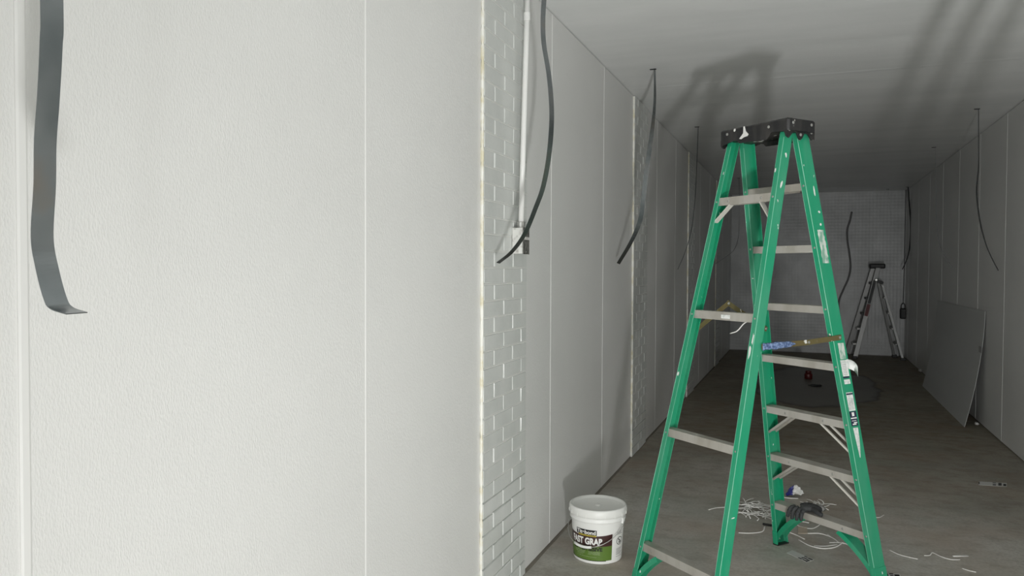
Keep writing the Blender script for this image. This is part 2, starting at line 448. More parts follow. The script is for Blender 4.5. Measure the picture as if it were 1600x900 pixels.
def uprofile(c0, c1, d, h, name, mat, parent, t=.003, ribs=False):
    prof = [(-d / 2, -h), (-d / 2, 0), (d / 2, 0), (d / 2, -h), (d / 2 - t, -h), (d / 2 - t, -t), (-d / 2 + t, -t), (-d / 2 + t, -h)]
    if ribs:
        topl = [(-d / 2, 0)]; nr = 7
        for i in range(nr):
            x = -d / 2 + d * (i + .5) / nr; e = d / nr * .22
            topl += [(x - e, 0), (x - e * .6, -.0018), (x + e * .6, -.0018), (x + e, 0)]
        prof = [(-d / 2, -h)] + topl + prof[2:]
    return MB().rings([[c + ln * a + lz * b for a, b in prof] for c in (c0, c1)]).build(name, mat, parent)
def disc(m, c, axis, r, h, n=10):
    a = axis.orthogonal().normalized(); b = axis.cross(a)
    R = [[c + axis * hh + (a * math.cos(2 * math.pi * q / n) + b * math.sin(2 * math.pi * q / n)) * rr for q in range(n)] for rr, hh in ((r, 0), (r, h * .6), (r * .6, h))]
    m.rings(R)
SZ = [1.98, 1.681, 1.381, 1.096, .807, .53, .242]
RZ = [1.922, 1.352, .758, .193]
steps, braces = [], []
for i, z in enumerate(SZ):
    zt = z + .018
    vc, nc = railvn('C', z); vd, nd = railvn('D', z)
    o = uprofile(LP(vc - FLG / 2 + TH + .001, nc, zt), LP(vd + FLG / 2 - TH - .001, nd, zt), WEB['C'] - 2 * TH - .002, .036, 'step', alu.m, L, ribs=True)
    steps.append(o)
    m = MB()
    for k in 'CD':
        v, n = railvn(k, z)
        for q in (-1,):
            disc(m, LP(v, n - WEB[k] / 2, z + .004), -ln, .0055, .003)
    e = WEB['C'] / 2 - TH - .001
    for v in (vc + .14, vd - .14) if i in (4, 5, 6) else ():
        disc(m, LP(v, nc - e, z), -ln, .006, .003)
    stuff(m.build('rivets', steel.m, o))
for i, z in enumerate(RZ):
    zt = z + .02
    va, na = railvn('A', z); vb, nb = railvn('B', z)
    o = uprofile(LP(va - FLG / 2 + TH + .001, na, zt), LP(vb + FLG / 2 - TH - .001, nb, zt), WEB['A'] - 2 * TH - .002, .040, 'rear_brace', alu.m, L)
    braces.append(o)
    m = MB()
    for k in 'AB':
        v, n = railvn(k, z); disc(m, LP(v, n - WEB[k] / 2, z), -ln, .005, .003)
    e = WEB['A'] / 2 - TH - .001
    for v in (va + .075, vb - .075) if i in (0, 3) else (): disc(m, LP(v, na - e, z), -ln, .006, .003)
    stuff(m.build('rivets', steel.m, o))
# little struts under the top rear brace
z = RZ[0]
for k, s in (('A', 1), ('B', -1)):
    v, n = railvn(k, z); v2, n2 = railvn(k, z - .105)
    a, b = LP(v + s * .085, n - .012, z - .018), LP(v2 + s * .006, n2 - .012, z - .105)
    t = (b - a).normalized(); w = t.cross(ln).normalized()
    MB().obox((a + b) / 2, t, ln, w, (b - a).length / 2, .015, .0025).build('strut', alu_white.m, braces[0])
# braces under the lower front steps
for i in (4, 5):
    z = SZ[i]
    v, n = railvn('C', z); v2, n2 = railvn('C', z - .13)
    a, b = LP(v + .165, n, z - .012), LP(v2 + .004, n2, z - .13)
    t = (b - a).normalized(); w = t.cross(ln).normalized()
    m = MB().obox((a + b) / 2, t, ln, w, (b - a).length / 2, .029, .0015)
    for q in (-1, 1): m.obox((a + b) / 2 + ln * (.028 * q) + w * .004, t, ln, w, (b - a).length / 2, .0015, .006)
    m.build('diagonal_brace', alu.m, steps[i])
    v, n = railvn('D', z); v2, n2 = railvn('D', z - .15)
    for q in (-1, 1):
        a, b = LP(v - .17, n + .027 * q, z - .012), LP(v2 - .006, n2 + .027 * q, z - .15)
        t = (b - a).normalized(); w = t.cross(ln).normalized()
        MB().obox((a + b) / 2, t, ln, w, (b - a).length / 2, .0045, .0045).build('brace_rod', alu_white.m, steps[i])
# green knee gussets under the lowest step and lowest rear brace
def gusset(k, z, d, parent, drop, run):
    s = -1 if k in 'BD' else 1
    v, n = railvn(k, z - .02); m = MB(); R = []; R2 = []; R3 = []
    for q in range(9):
        t = q / 8
        vv = run * (1 - t) ** 1.25; zz = -drop * t ** 1.15
        vr, nr = railvn(k, z - .02 + zz)
        p = LP(vr + s * (vv + .002), nr, z - .019 + zz)
        nx = V3((0, 0, 0)) + lv * (s * .6) - lz * .8; nx.normalize()
        R.append([p - ln * d / 2, p + ln * d / 2, p + ln * d / 2 - nx * .004, p - ln * d / 2 - nx * .004])
        for lst, sg in ((R2, -1), (R3, 1)):
            e = p + ln * (sg * d / 2)
            lst.append([e, e - ln * (sg * .004), e - ln * (sg * .004) + nx * .022, e + nx * .022])
    m.rings(R); m.rings(R2); m.rings(R3)
    m.build('knee_gusset', green.m, parent)
for k in 'CD': gusset(k, SZ[6], .07, steps[6], .17, .17)
for k in 'AB': gusset(k, RZ[3], .045, braces[3], .13, .11)
# folding spreader bars, hinged at mid length
def bar(p, q, wd, th, nrm, name, mat, parent, ext=.012):
    t = (q - p).normalized(); w = t.cross(nrm).normalized()
    return MB().obox((p + q) / 2, t, w, nrm, (q - p).length / 2 + ext, wd / 2, th / 2).build(name, mat, parent, bevel=.002)
spl = [LP(-.228, -.274, 1.246), LP(-.215, -.027, 1.400), LP(-.222, .262, 1.256)]
for i in (0, 1): bar(spl[i], spl[i + 1], .026, .003, lv if i == 0 else (lv * -1), 'spreader_bar', olive.m, L)
m = MB(); disc(m, spl[1] + lv * .002, lv, .008, .004); disc(m, spl[1] - lv * .002, -lv, .008, .004); m.build('hinge_pin', steel.m, L)
spr = [LP(.237, -.262, 1.224), LP(.239, .041, 1.231), LP(.2495, .254, 1.246)]
b0 = bar(spr[0], spr[1], .026, .003, lv, 'spreader_bar', olive.m, L)
bar(spr[1], spr[2], .026, .003, lv, 'spreader_bar', olive.m, L)
for p in (spr[0], spr[1], spr[2], spl[0], spl[2]):
    m = MB(); disc(m, p + lv * .0015, lv, .007, .004); disc(m, p - lv * .0015, -lv, .007, .004); m.build('spreader_rivet', steel.m, L)
rnd = random.Random(5); m = MB(); t = (spr[1] - spr[0]).normalized()
R = []
for q in range(25):
    c = spr[0] + t * (-.008 + .215 * q / 24) + lv * .002
    w = (.0165 + rnd.uniform(-.002, .0025)) * (1 if q < 20 else (25 - q) / 6)
    h = .002 + rnd.uniform(0, .003)
    R.append([c - lz * w, c - lz * w * .7 + lv * h, c + lz * w * .7 + lv * (.002 + rnd.uniform(0, .003)), c + lz * w])
m.rings(R); m.build('blue_paint_smear', bluep.m, b0, smooth=True)['label'] = 'blue paint smeared on the spreader bar'
# black moulded top cap
def capz(v): return 2.300 - .012 * (v + .15) / .36
m = MB(); R = []
VE = .222
for v, sh in ((-VE, .012), (-VE + .012, 0), (VE - .012, 0), (VE, .012)):
    z1 = LH + .048 - sh * .3
    R.append([LP(v, -.098 + sh, LH - .012), LP(v, -.098 + sh, z1 - .008), LP(v, -.088 + sh, z1), LP(v, .088 - sh, z1), LP(v, .098 - sh, z1 - .008), LP(v, .098 - sh, LH - .012)])
m.rings(R)
cap = m.build('top_cap', blackp.m, L, bevel=.004)
for s in (-1, 1):   # ears that reach down over the rails, scalloped between
    pts = [(-.096, .0), (-.096, -.042), (-.078, -.05), (-.050, -.022), (-.028, -.018), (-.012, -.045), (.0, -.056), (.014, -.045), (.03, -.02), (.055, -.024), (.08, -.05), (.096, -.04), (.096, 0)]
    vv = s * (VE - .016)
    MB().rings([[LP(vv + d, n, LH + .004 + z) for n, z in pts] for d in (-.004, .004)]).build('cap_ear', blackp.m, cap)
    m = MB()
    for n, z in ((-.078, -.012), (-.066, .02), (.0, -.03), (.062, .02), (.076, -.014)):
        disc(m, LP(s * (VE - .001) if z > 0 else vv + s * .004, n, LH + .004 + z), lv * s, .0075, .004)
    stuff(m.build('cap_bolts', steel.m, cap))
for q in (-1, 1):   # skirts along the long sides with arched cut-out
    pts = [(-VE + .01, .0), (-VE + .01, -.03), (-.12, -.012), (-.10, -.016), (-.085, -.03), (.09, -.036), (.12, -.006), (VE - .03, -.01), (VE - .01, -.04), (VE - .01, 0)]
    MB().rings([[LP(v, q * (.0945 + d), LH - .004 + z) for v, z in pts] for d in (-.003, .003)]).build('cap_skirt', blackp.m, cap)
m = MB()
for v, z in ((-.165, .022), (.105, .018)): disc(m, LP(v, -.0985, LH + z), -ln, .007, .004)
stuff(m.build('cap_bolts', steel.m, cap))
# dripped white paint on the cap's long face
def splash(pts, mat, name, parent, n0, lift):
    m = MB(); m.rings([[LP(v, n0, z) for v, z in pts], [LP(v * .999, n0 - lift, z) for v, z in pts]]); return m.build(name, mat, parent)
z0 = LH
splash([(-.055, z0 + .045), (-.047, z0 + .044), (-.04, z0 + .02), (-.022, z0 + .003), (-.028, z0 - .006), (-.05, z0 - .008), (-.07, z0 - .016), (-.082, z0 - .012), (-.066, z0 + .002), (-.056, z0 + .012)], whitepaint.m, 'paint_drip', cap, -.0982, .0025)
splash([(-.118, z0 + .042), (-.110, z0 + .043), (-.108, z0 + .034), (-.116, z0 + .028), (-.121, z0 + .033)], whitepaint.m, 'paint_drip', cap, -.0982, .002)
# labels on the outer web of the near right rail
FV = FLG / 2 + .0006
def webpt(z, b, lift=0.0):
    v, n = railvn('D', z); return LP(v + FV + lift, n + b, z)
def label(z0, z1, b0, b1, mat, name='label', skew=0.0, jag=0.0, seed=1, lift=0.0006, prints=()):
    rn = random.Random(seed); N = 14; m = MB()
    lo, hi = [], []
    for q in range(N + 1):
        z = z0 + (z1 - z0) * q / N
        lo.append(webpt(z, b0 + rn.uniform(-jag, jag), lift)); hi.append(webpt(z + skew, b1 + rn.uniform(-jag, jag), lift))
    m.rings([[a, b, b - lv * .0005, a - lv * .0005] for a, b in zip(lo, hi)])
    for (pz0, pz1, pb0, pb1, mi) in prints:
        cs = [webpt(pz0, pb0, lift + .0004), webpt(pz0 + skew * (pb1 - pb0) / (b1 - b0), pb1, lift + .0004), webpt(pz1 + skew * (pb1 - pb0) / (b1 - b0), pb1, lift + .0004), webpt(pz1, pb0, lift + .0004)]
        m.add(cs, [(0, 1, 2, 3)], mi)
    return m.build(name, [mat, navy.m, inkw.m, greyink.m], rails['D'])
# heights of the labels, read along the rail's outer face
PD = webpt(1.0, 0)
ND = lv
def dz(px, py): return on_plane(px, py, PD, ND).z
label(dz(1291, 411), dz(1282, 358), -.018, .027, mint.m, jag=.003, seed=3)
label(dz(1313, 562), dz(1308, 537), -.016, .028, mint.m, jag=.001, seed=4)
za, zb = dz(1323, 588), dz(1318, 563)
lines = [(za + .008 + i * .008, za + .0105 + i * .008, -.014, .018, 3) for i in range(int((zb - za - .02) / .008))]
label(za, zb, -.02, .028, paper.m, prints=lines)
label(dz(1325, 600), dz(1324, 593), -.018, .026, paper.m)
label(dz(1322.5, 591), dz(1322, 588.5), -.02, .026, navy.m)
za, zb = dz(1333, 641), dz(1326, 613)
lines = [(za + .008 + i * .0075, za + .010 + i * .0075, -.014, .02, 3) for i in range(int((zb - za - .03) / .0075))]
label(za, zb, -.02, .028, paper.m, prints=lines + [(zb - .012, zb - .004, -.02, .028, 1)])
zc, zd = dz(1337, 664), dz(1333, 642)
h = zd - zc
label(zc, zd, -.021, .029, navy.m, prints=[(zc + .50 * h, zc + .58 * h, -.018, .026, 2), (zc + .68 * h, zc + .94 * h, -.006, .012, 2), (zc + .08 * h, zc + .16 * h, -.012, .016, 2), (zc + .18 * h, zc + .26 * h, -.002, .024, 2), (zc + .34 * h, zc + .38 * h, -.014, .02, 2)])
m = MB(); zt, zbm = dz(1336, 667), dz(1345, 712)
m.rings([[webpt(zt + (zbm - zt) * t, -.014 + .012 * t, .0008), webpt(zt + (zbm - zt) * t, .022 - .02 * t ** 2, .0008), webpt(zt + (zbm - zt) * t, .022 - .02 * t ** 2, .0003), webpt(zt + (zbm - zt) * t, -.014 + .012 * t, .0003)] for t in [q / 10 for q in range(11)]])
m.build('label', paper.m, rails['D'])
# peeled paper label curling off the edge
m = MB(); R = []
z1, zz0 = dz(1320, 562), dz(1322, 578)
for q in range(13):
    t = q / 12; a = t * 1.9
    off = ln * (.028 + .042 * math.sin(a) * .95) + lv * (.001 + .026 * (1 - math.cos(a)))
    drop = -.036 * t ** 2.0
    v, n = railvn('D', z1)
    base_p = LP(v + FV, n, z1 + drop)
    R.append([base_p + off, base_p + off - lz * .048 + ln * .004, base_p + off - lz * .048 + ln * .0045 + lv * .0006, base_p + off + lv * .0006])
m.rings(R).build('peeled_label', paper.m, rails['D'], smooth=True)
# white paint splashes on the rails
def railsplash(k, face, z, n, w, h, seed):
    rn = random.Random(seed); m = MB(); v, nn = railvn(k, z); s = 1 if k in 'BD' else -1
    pts = []
    for q in range(10):
        a = 2 * math.pi * q / 10; r = rn.uniform(.55, 1.1)
        pts.append((w * r * math.cos(a), h * r * math.sin(a)))
    R = []
    for lift in (.0, .0012):
        ring = []
        for a, b in pts:
            zz = z + b; v, nn = railvn(k, zz)
            if face == 'web': ring.append(LP(v + s * (FLG / 2 + .0003 + lift), nn + n + a, zz))
            else: ring.append(LP(v + n + a, nn - WEB[k] / 2 - .0003 - lift, zz))
        R.append(ring)
    m.rings(R).build('paint_splash', whitepaint.m, rails[k])
for args in [('B', 'web', 1.98, .0, .008, .02, 1), ('B', 'flange', 2.05, -.008, .004, .014, 2), ('B', 'flange', 1.20, -.002, .009, .034, 3), ('B', 'flange', 1.26, .006, .005, .03, 8),
             ('D', 'web', 1.965, .012, .006, .03, 4), ('D', 'web', 1.86, .02, .008, .006, 5), ('D', 'web', 1.80, .014, .007, .008, 6), ('D', 'web', 1.77, .0, .006, .005, 7),
             ('D', 'flange', 1.26, .0, .007, .006, 9), ('A', 'flange', 1.05, -.004, .007, .014, 10), ('B', 'web', .47, .0, .014, .0025, 12), ('C', 'flange', 1.53, .0, .009, .0025, 13), ('A', 'flange', 2.07, .004, .003, .008, 14)]:
    railsplash(*args)
# rag of worn tape on the second rear brace
z = RZ[1]; va, na = railvn('A', z)
m = MB().obox(LP(va + .225, na - WEB['A'] / 2 + TH, z - .002), lv, ln, lz, .028, .0012, .009); m.build('tape_scrap', paper.m, braces[1])

# ------------------------------------------------------------------ adhesive bucket
BK = V3((-1.044, 4.085, 0))
B = thing('bucket', BK, 'white plastic bucket of adhesive with maroon and green label by the left wall', 'bucket')
def brad(z): return .128 + (.1425 - .128) * z / .24
body = MB().lathe(BK, [(.0, .004), (.118, .004), (.125, .0), (.128, .004), (brad(.05), .05), (brad(.15), .15), (brad(.212), .212), (.149, .214), (.150, .222), (.146, .226), (.1445, .236), (.150, .238), (.150, .246), (.144, .248)], 64, caps=False)
o = body.build('body', plastic.m, B, smooth=True); o.modifiers.new('w', 'WEIGHTED_NORMAL')
lid = MB().lathe(BK, [(.146, .238), (.1535, .24), (.1545, .245), (.1535, .27), (.151, .279), (.146, .2815), (.140, .280), (.137, .270), (.135, .268), (.03, .268), (.016, .268), (.014, .2685), (.013, .2725), (.006, .2735), (.0001, .2735)], 64, caps=False)
lo = lid.build('lid', lidm.m, B, smooth=True)
for k in range(18):
    a = 2 * math.pi * k / 18
    ax = V3((math.cos(a), math.sin(a), 0)); tn = V3((-math.sin(a), math.cos(a), 0))
    m = MB().obox(BK + ax * .1547 + lz * .249, ax, tn, lz, .0012, .0016, .008); m.build('lid_tab', lidm.m, lo)
tocam = math.atan2(-BK.y, -BK.x)            # direction from the bucket to the eye
def bp(a_deg, z, lift=.0008):               # a_deg > 0 towards the viewer's right
    a = tocam + math.radians(a_deg)
    r = brad(z) + lift
    return BK + V3((math.cos(a) * r, math.sin(a) * r, z))
def patch(m, a0, a1, z0f, z1f, lift, mi, n=30):
    R = []
    for q in range(n + 1):
        a = a0 + (a1 - a0) * q / n
        zl = z0f(a) if callable(z0f) else z0f; zh = z1f(a) if callable(z1f) else z1f
        R.append([bp(a, zl, lift), bp(a, zh, lift)])
    k = len(m.v); m.rings(R, closed=False, caps=False, mi=mi)
m = MB()
arch = lambda a: .146 + .010 * ((a + 32) / 65.0) ** 2
midl = lambda a: .092 + .004 * ((a + 32) / 65.0) ** 2
patch(m, -100, 34, midl, arch, .0008, 0)
patch(m, -100, 34, .020, midl, .0008, 1)
patch(m, -100, 20, .0165, .020, .0008, 2)
patch(m, -52, -2, .150, .178, .0010, 2)
patch(m, -46, -3, .1445, .1515, .0014, 3)
lab = m.build('label', [maroon.m, lgreen.m, inkk.m, inky.m], B, smooth=True)
def text_on(s, a_mid, z_mid, h, width_deg, mat, name, lift, bold=.0, parent=None, shear=0):
    cu = bpy.data.curves.new('t', 'FONT'); cu.body = s; cu.size = 1.0; cu.offset = bold; cu.align_x = 'CENTER'; cu.shear = shear
    ob = bpy.data.objects.new('t', cu); COL.objects.link(ob)
    dg = bpy.context.evaluated_depsgraph_get(); me = bpy.data.meshes.new_from_object(ob.evaluated_get(dg))
    bm = bmesh.new(); bm.from_mesh(me); bmesh.ops.triangulate(bm, faces=bm.faces)
    bmesh.ops.subdivide_edges(bm, edges=[e for e in bm.edges if e.calc_length() > .25], cuts=1)
    bmesh.ops.triangulate(bm, faces=bm.faces)
    xs = [v.co.x for v in bm.verts]; ys = [v.co.y for v in bm.verts]
    x0, x1, y0, y1 = min(xs), max(xs), min(ys), max(ys)
    m = MB(); bm.verts.ensure_lookup_table()
    vs = [bp(a_mid + ((v.co.x - x0) / (x1 - x0) - .5) * width_deg, z_mid + ((v.co.y - y0) / (y1 - y0) - .5) * h, lift) for v in bm.verts]
    m.add(vs, [[v.index for v in f.verts] for f in bm.faces])
    bm.free(); bpy.data.objects.remove(ob); bpy.data.curves.remove(cu); bpy.data.meshes.remove(me)
    return m.build(name, mat, parent or lab)
text_on('Titebond', -27, .1645, .0205, 46, inkw.m, 'lettering', .0018, .03)
text_on('PRO TOUGH ADHESIVE', -25, .148, .0042, 38, inkk.m, 'lettering', .0022, .0)
text_on('FAST GRAB', -28, .1185, .037, 78, inkw.m, 'lettering', .0016, .045)
text_on('FRP ADHESIVE', -28, .0795, .021, 78, inkk.m, 'lettering', .0016, .04)
for a, w, z, s in ((-44, 30, .066, 'INTERIOR USE'), (-44, 28, .060, 'FAST CURING'), (-44, 26, .054, 'STRONG BOND'), (-44, 18, .047, 'SMOOTH'), (-8, 26, .064, 'FOR PANELS'), (-8, 26, .058, 'WATERPROOF'), (-8, 28, .052, 'EASY TROWEL')):
    text_on(s, a, z, .0036, w, inkg.m, 'lettering', .0016)
text_on('3.5 US GALLONS (13.2 L)', -28, .037, .0042, 50, inkg.m, 'lettering', .0016)
# white side panel: small print and the round warning mark
m = MB()
for i in range(15):
    if i in (1,): continue
    z = .030 + i * .0052 if i < 9 else .158 - (i - 9) * .004
    if i >= 13: continue
    patch(m, 47, 70 - (i * 7) % 9, z, z + .0022, .0008, 0, 6)
stuff(m.build('small_print', greyink.m, B))
m = MB(); R = []
for q in range(33):
    t = 2 * math.pi * q / 32
    R.append([bp(57 + 10.5 * math.cos(t), .112 + .021 * math.sin(t), .0012), bp(57 + 9.2 * math.cos(t), .112 + .018 * math.sin(t), .0012)])
m.rings(R, closed=False, caps=False)
m.rings([[bp(50 + 14 * q / 6, .126 - .028 * q / 6, .0013), bp(51.4 + 14 * q / 6, .128 - .028 * q / 6, .0013)] for q in range(7)], closed=False, caps=False)
for a, z, ww, hh in ((55, .117, 3.4, .006), (57, .104, 4.5, .009), (60, .111, 2.0, .007)):
    patch(m, a - ww / 2, a + ww / 2, z - hh / 2, z + hh / 2, .0011, 0, 3)
stuff(m.build('warning_mark', inkk.m, B))
# wire bail with white grip
ea = (64, 64 - 180)
def ear(a):
    ang_ = tocam + math.radians(a); ax = V3((math.cos(ang_), math.sin(ang_), 0)); tn = V3((-ax.y, ax.x, 0))
    m = MB().obox(BK + ax * .148 + lz * .214, ax, tn, lz, .006, .012, .014); m.build('bail_ear', plastic.m, B, bevel=.002)
    return BK + ax * .158 + lz * .212
e0, e1 = ear(ea[0]), ear(ea[1])
front = V3((math.cos(tocam + math.radians(-26)), math.sin(tocam + math.radians(-26)), 0))
pts = []
for q in range(25):
    t = math.pi * q / 24
    c = (e0 + e1) / 2 + (e0 - e1) / 2 * math.cos(t)
    p = c + front * (.163 * math.sin(t)) - lz * (.117 * math.sin(t) ** .9)
    pts.append(p)
bail = MB().tube(pts, .0019, 6).build('wire_bail', steel.m, B, smooth=True)
MB().tube(pts[10:16], .0068, 10).build('grip', plastic.m, bail, smooth=True)

B.scale = (1.02, 1.02, 1.045)
# ------------------------------------------------------------------ conduit and box on the pillar
ct, cbm = V3((-1.272, 3.548, HC)), V3((-1.296, 3.525, 1.775))
cd = MB().tube([ct, ct.lerp(cbm, .33), ct.lerp(cbm, .66), cbm + lz * .0], .0135, 14).build('conduit', condm.m, None, ct, smooth=True)
tag(cd, 'white painted conduit running down the first brick pillar to a metal box', 'conduit')
cl = MB(); 
for r_, z0_, z1_ in ((.021, .028, .03), (.021, .012, .028), (.018, .0, .012)):
    cl.lathe(cbm + lz * z0_ * 0, [(r_ * .6, z0_), (r_, z0_), (r_, z1_), (r_ * .6, z1_)], 12)
cl.build('connector', steel.m, cd)
m = MB().lathe(ct.lerp(cbm, .17), [(.0138, -.02), (.016, -.018), (.016, .018), (.0138, .02)], 14)
m.build('coupling', condm.m, cd)
bx = thing('junction_box', (-1.30, 3.54, 1.65), 'small metal junction box at the lower end of the white conduit', 'junction box')
MB().box((FACE + .001, 3.483, 1.650), (-1.272, 3.566, 1.776)).build('box_body', boxm.m, bx, bevel=.003)
cv = MB().box((-1.272, 3.480, 1.648), (-1.268, 3.570, 1.778)).build('cover', coverm.m, bx, bevel=.001)
MB().box((-1.268, 3.498, 1.718), (-1.262, 3.553, 1.732)).build('switch', boxm.m, cv, bevel=.001)
m = MB()
for z in (1.66, 1.765): disc(m, V3((-1.268, 3.525, z)), V3((1, 0, 0)), .004, .002)
stuff(m.build('cover_screws', steel.m, cv))

# ------------------------------------------------------------------ hanging straps
def strap(path, phis, width, mat, label, hook=True, group='straps hanging from the ceiling', thick=.0014, cat='strap', loop=None):
    P = crom(path, 7); n = len(P); m = MB(); R = []
    for i, p in enumerate(P):
        t = (P[min(i + 1, n - 1)] - P[max(i - 1, 0)]).normalized()
        f = i / (n - 1) * (len(phis) - 1); k = min(int(f), len(phis) - 2); ph = math.radians(phis[k] + (phis[k + 1] - phis[k]) * (f - k))
        w = V3((math.sin(ph), math.cos(ph), 0)); w = (w - t * w.dot(t)).normalized(); q = t.cross(w)
        a, b = w * (width / 2), q * (thick / 2)
        R.append([p - a - b, p + a - b, p + a + b, p - a + b])
    o = m.rings(R).build('hanging_strap', mat, None, path[0], bevel=0)
    tag(o, label, cat, group)
    if hook:
        p = V3(path[0]); MB().obox(V3((p.x - .012, p.y, HC - .0022)), V3((1, 0, 0)), V3((0, 1, 0)), lz, .022, .009, .002).build('ceiling_tab', M_cav.m, o)
    return o
def yp(y, *pp): return [on_y(a, b, y) for a, b in pp]
s1 = yp(.79, (76, 150), (71, 220), (70, 290), (66, 370), (74, 420), (84, 466), (90, 481), (104, 489))
x0 = s1[0].x
s1 = [V3((x0 + .012, .79, HC)), V3((x0 + .006, .79, 2.6)), V3((x0 + .002, .79, 2.25)), on_y(81, 0, .79), on_y(80, 70, .79)] + s1
# lower end kicks out towards the room
kick = [0] * 9 + [0, .003, .008, .02]
s1 = [p + V3((kk, 0, 0)) for p, kk in zip(s1, kick)]
strap(s1, [4, 4, 0, 0, 4, 4], .034, galv.m, 'wide grey metal strap hanging nearest the camera before the white wall panel')
s2 = [V3((-1.035, 3.17, HC)), V3((-1.04, 3.17, 2.9))] + yp(3.17, (850, 0), (849, 60), (858, 120), (862, 180), (858, 240), (849, 290), (838, 322), (820, 365), (800, 393), (778, 411))
strap(s2, [16, 16, 18, 18, 16, 14, 14], .034, galv.m, 'long curved dark strap hanging in front of the conduit and junction box')
s3 = yp(5.55, (1023, 109), (1023, 160), (1018, 212), (1011, 260), (1005, 310), (1000, 345), (986, 378), (966, 412))
s3[0].z = HC
strap(s3, [8, 20, 50, 60, 55, 40, 35], .036, galv.m, 'dark strap with a twisted end hanging beside the second brick pillar')
s4 = yp(7.94, (1091, 199), (1089, 250), (1086, 310), (1080, 360), (1070, 395), (1059, 421)); s4[0].z = HC
strap(s4, [4, 4, 2, 0, 0], .034, darkst.m, 'thin strap seen edge on between second brick pillar and green ladder')
s5 = yp(7.89, (1529, 170), (1529, 215), (1529, 260), (1526, 300), (1531, 345), (1540, 380), (1549, 402), (1560, 423)); s5[0].z = HC
strap(s5, [20, 20, 30, 30, 25, 25], .036, darkst.m, 'black strap hanging above the leaning sheet, nearest along the right wall')
s6 = yp(10.18, (1461, 231), (1462, 285), (1463, 330), (1466, 370), (1474, 397), (1489, 418)); s6[0].z = HC
strap(s6, [10, 10, 12, 14, 14], .034, darkst.m, 'faint strap hanging flat to the right wall above the sheet\'s far top corner')
s7 = yp(14.9, (1419, 293), (1421, 320), (1423, 350), (1422, 380), (1418, 402), (1410, 421)); s7[0].z = HC
strap(s7, [30, 40, 40, 30, 25], .04, darkst.m, 'black strap hanging in the far right corner above the aluminium ladder')
s8 = yp(15.2, (1388, 298), (1390, 315), (1391, 330), (1393, 352)); s8[0].z = HC
strap(s8, [6, 6, 6], .034, darkst.m, 'short thin strap hanging against the back wall above the aluminium ladder')
s9 = yp(12.6, (1155, 268), (1155, 330), (1154, 368), (1147, 390), (1133, 402), (1118, 412)); s9[0].z = HC
strap(s9, [4, 4, 6, 6], .030, darkst.m, 'thin dark strap curling down near the far left corner behind green ladder')

# three made-up straps added out of view, only to cast streaks on the ceiling
for k, (x, wd_) in enumerate(((.661, .052), (.765, .052), (.872, .052))):
    strap([V3((x, 2.6, HC)), V3((x + .002, 2.6, 2.4)), V3((x - .003, 2.6, 1.6)), V3((x, 2.6, .82 + .1 * k))], [70, 80, 80, 75], wd_, galv.m, ('first', 'second', 'third')[k] + ' long strap from the left, hanging beside the viewpoint near the room centre', group='long straps beside the viewpoint')

# ------------------------------------------------------------------ far end of the room
# grey flexible cable on the back wall
o = MB().tube(crom(yp(15.462, (1331, 331), (1328, 345), (1324, 358), (1324, 375), (1327, 395), (1329, 416), (1326, 434), (1318, 452), (1311, 470), (1310, 490)), 5), .016, 8).build('cable', hosem.m, None, on_y(1331, 331, 15.462), smooth=True)
tag(o, 'dark wavy cable running down the back wall behind the green ladder', 'cable')
# box on a cord
bc = on_y(1411, 490, 15.38)
t = thing('cord_box', bc, 'small black box hanging from a cord in the far right corner', 'outlet box')
MB().obox(bc, V3((1, 0, 0)), V3((0, 1, 0)), lz, .05, .04, .095).build('housing', blackm.m, t, bevel=.02)
MB().tube(crom([bc + V3((-.03, 0, .09)), bc + V3((-.028, 0, .15)), bc + V3((0, 0, .185)), bc + V3((.028, 0, .15)), bc + V3((.03, 0, .09))], 4), .008, 6).build('bail', blackm.m, t)
MB().tube([bc + lz * .185, bc + V3((.012, .02, .8)), bc + V3((.015, .03, HC - bc.z - .001))], .005, 6).build('cord', cordm.m, t)

# aluminium ladder
AL = V3((1.2, 15.05, 0))
A_ = thing('aluminium_ladder', AL, 'aluminium step ladder with black cap standing open at the back wall', 'step ladder')
tp = V3((1.10, 0, 1.60)); f1, f2 = .755, 1.60
def alr(x0, z0, x1, z1, y0, y1, w, d, name, mat, par):
    a, b = V3((x0, y0, z0)), V3((x1, y1, z1)); t = (b - a).normalized(); u = V3((0, 1, 0)); q = t.cross(u).normalized()
    return MB().obox((a + b) / 2, t, u, q, (b - a).length / 2, d / 2, w / 2).build(name, mat, par, bevel=.003)
# front pair of rails leaning left, rear pair leaning right; seen from the side
fr = [alr(f1 + dx, .0, 1.165 + dx * .5, 1.62, y0, y1, .075, .03, 'rail', bladder.m, A_) for dx, y0, y1 in ((.10, 14.84, 14.95), (-.02, 15.30, 15.17))]
re = [alr(xb_, .0, xt_, 1.37, y0, y1, .042, .028, 'rear_rail', bladder.m, A_) for xb_, xt_, y0, y1 in ((1.625, 1.275, 14.86, 14.96), (1.535, 1.235, 15.32, 15.16))]
MB().obox(V3((.905 + .105 + .022, 14.876, .8)), (V3((1.215, 14.94, 1.62)) - V3((.855, 14.84, 0))).normalized(), V3((0, 1, 0)), V3((1, 0, 0)), .001, .001, .001)
def on_rail(x0, z0, x1, z1, y0, y1, t0, t1, w, name, mat, par):
    a, b = V3((x0, y0, z0)), V3((x1, y1, z1)); p, q = a.lerp(b, t0), a.lerp(b, t1)
    t = (b - a).normalized(); u = V3((0, 1, 0)); s_ = t.cross(u).normalized()
    return MB().obox((p + q) / 2 - u * .0162, t, u, s_, (q - p).length / 2, .0012, w / 2).build(name, mat, par)
on_rail(f1 + .10, 0, 1.215, 1.62, 14.84, 14.95, .47, .60, .06, 'label', redlab.m, fr[0])['label'] = 'red label'
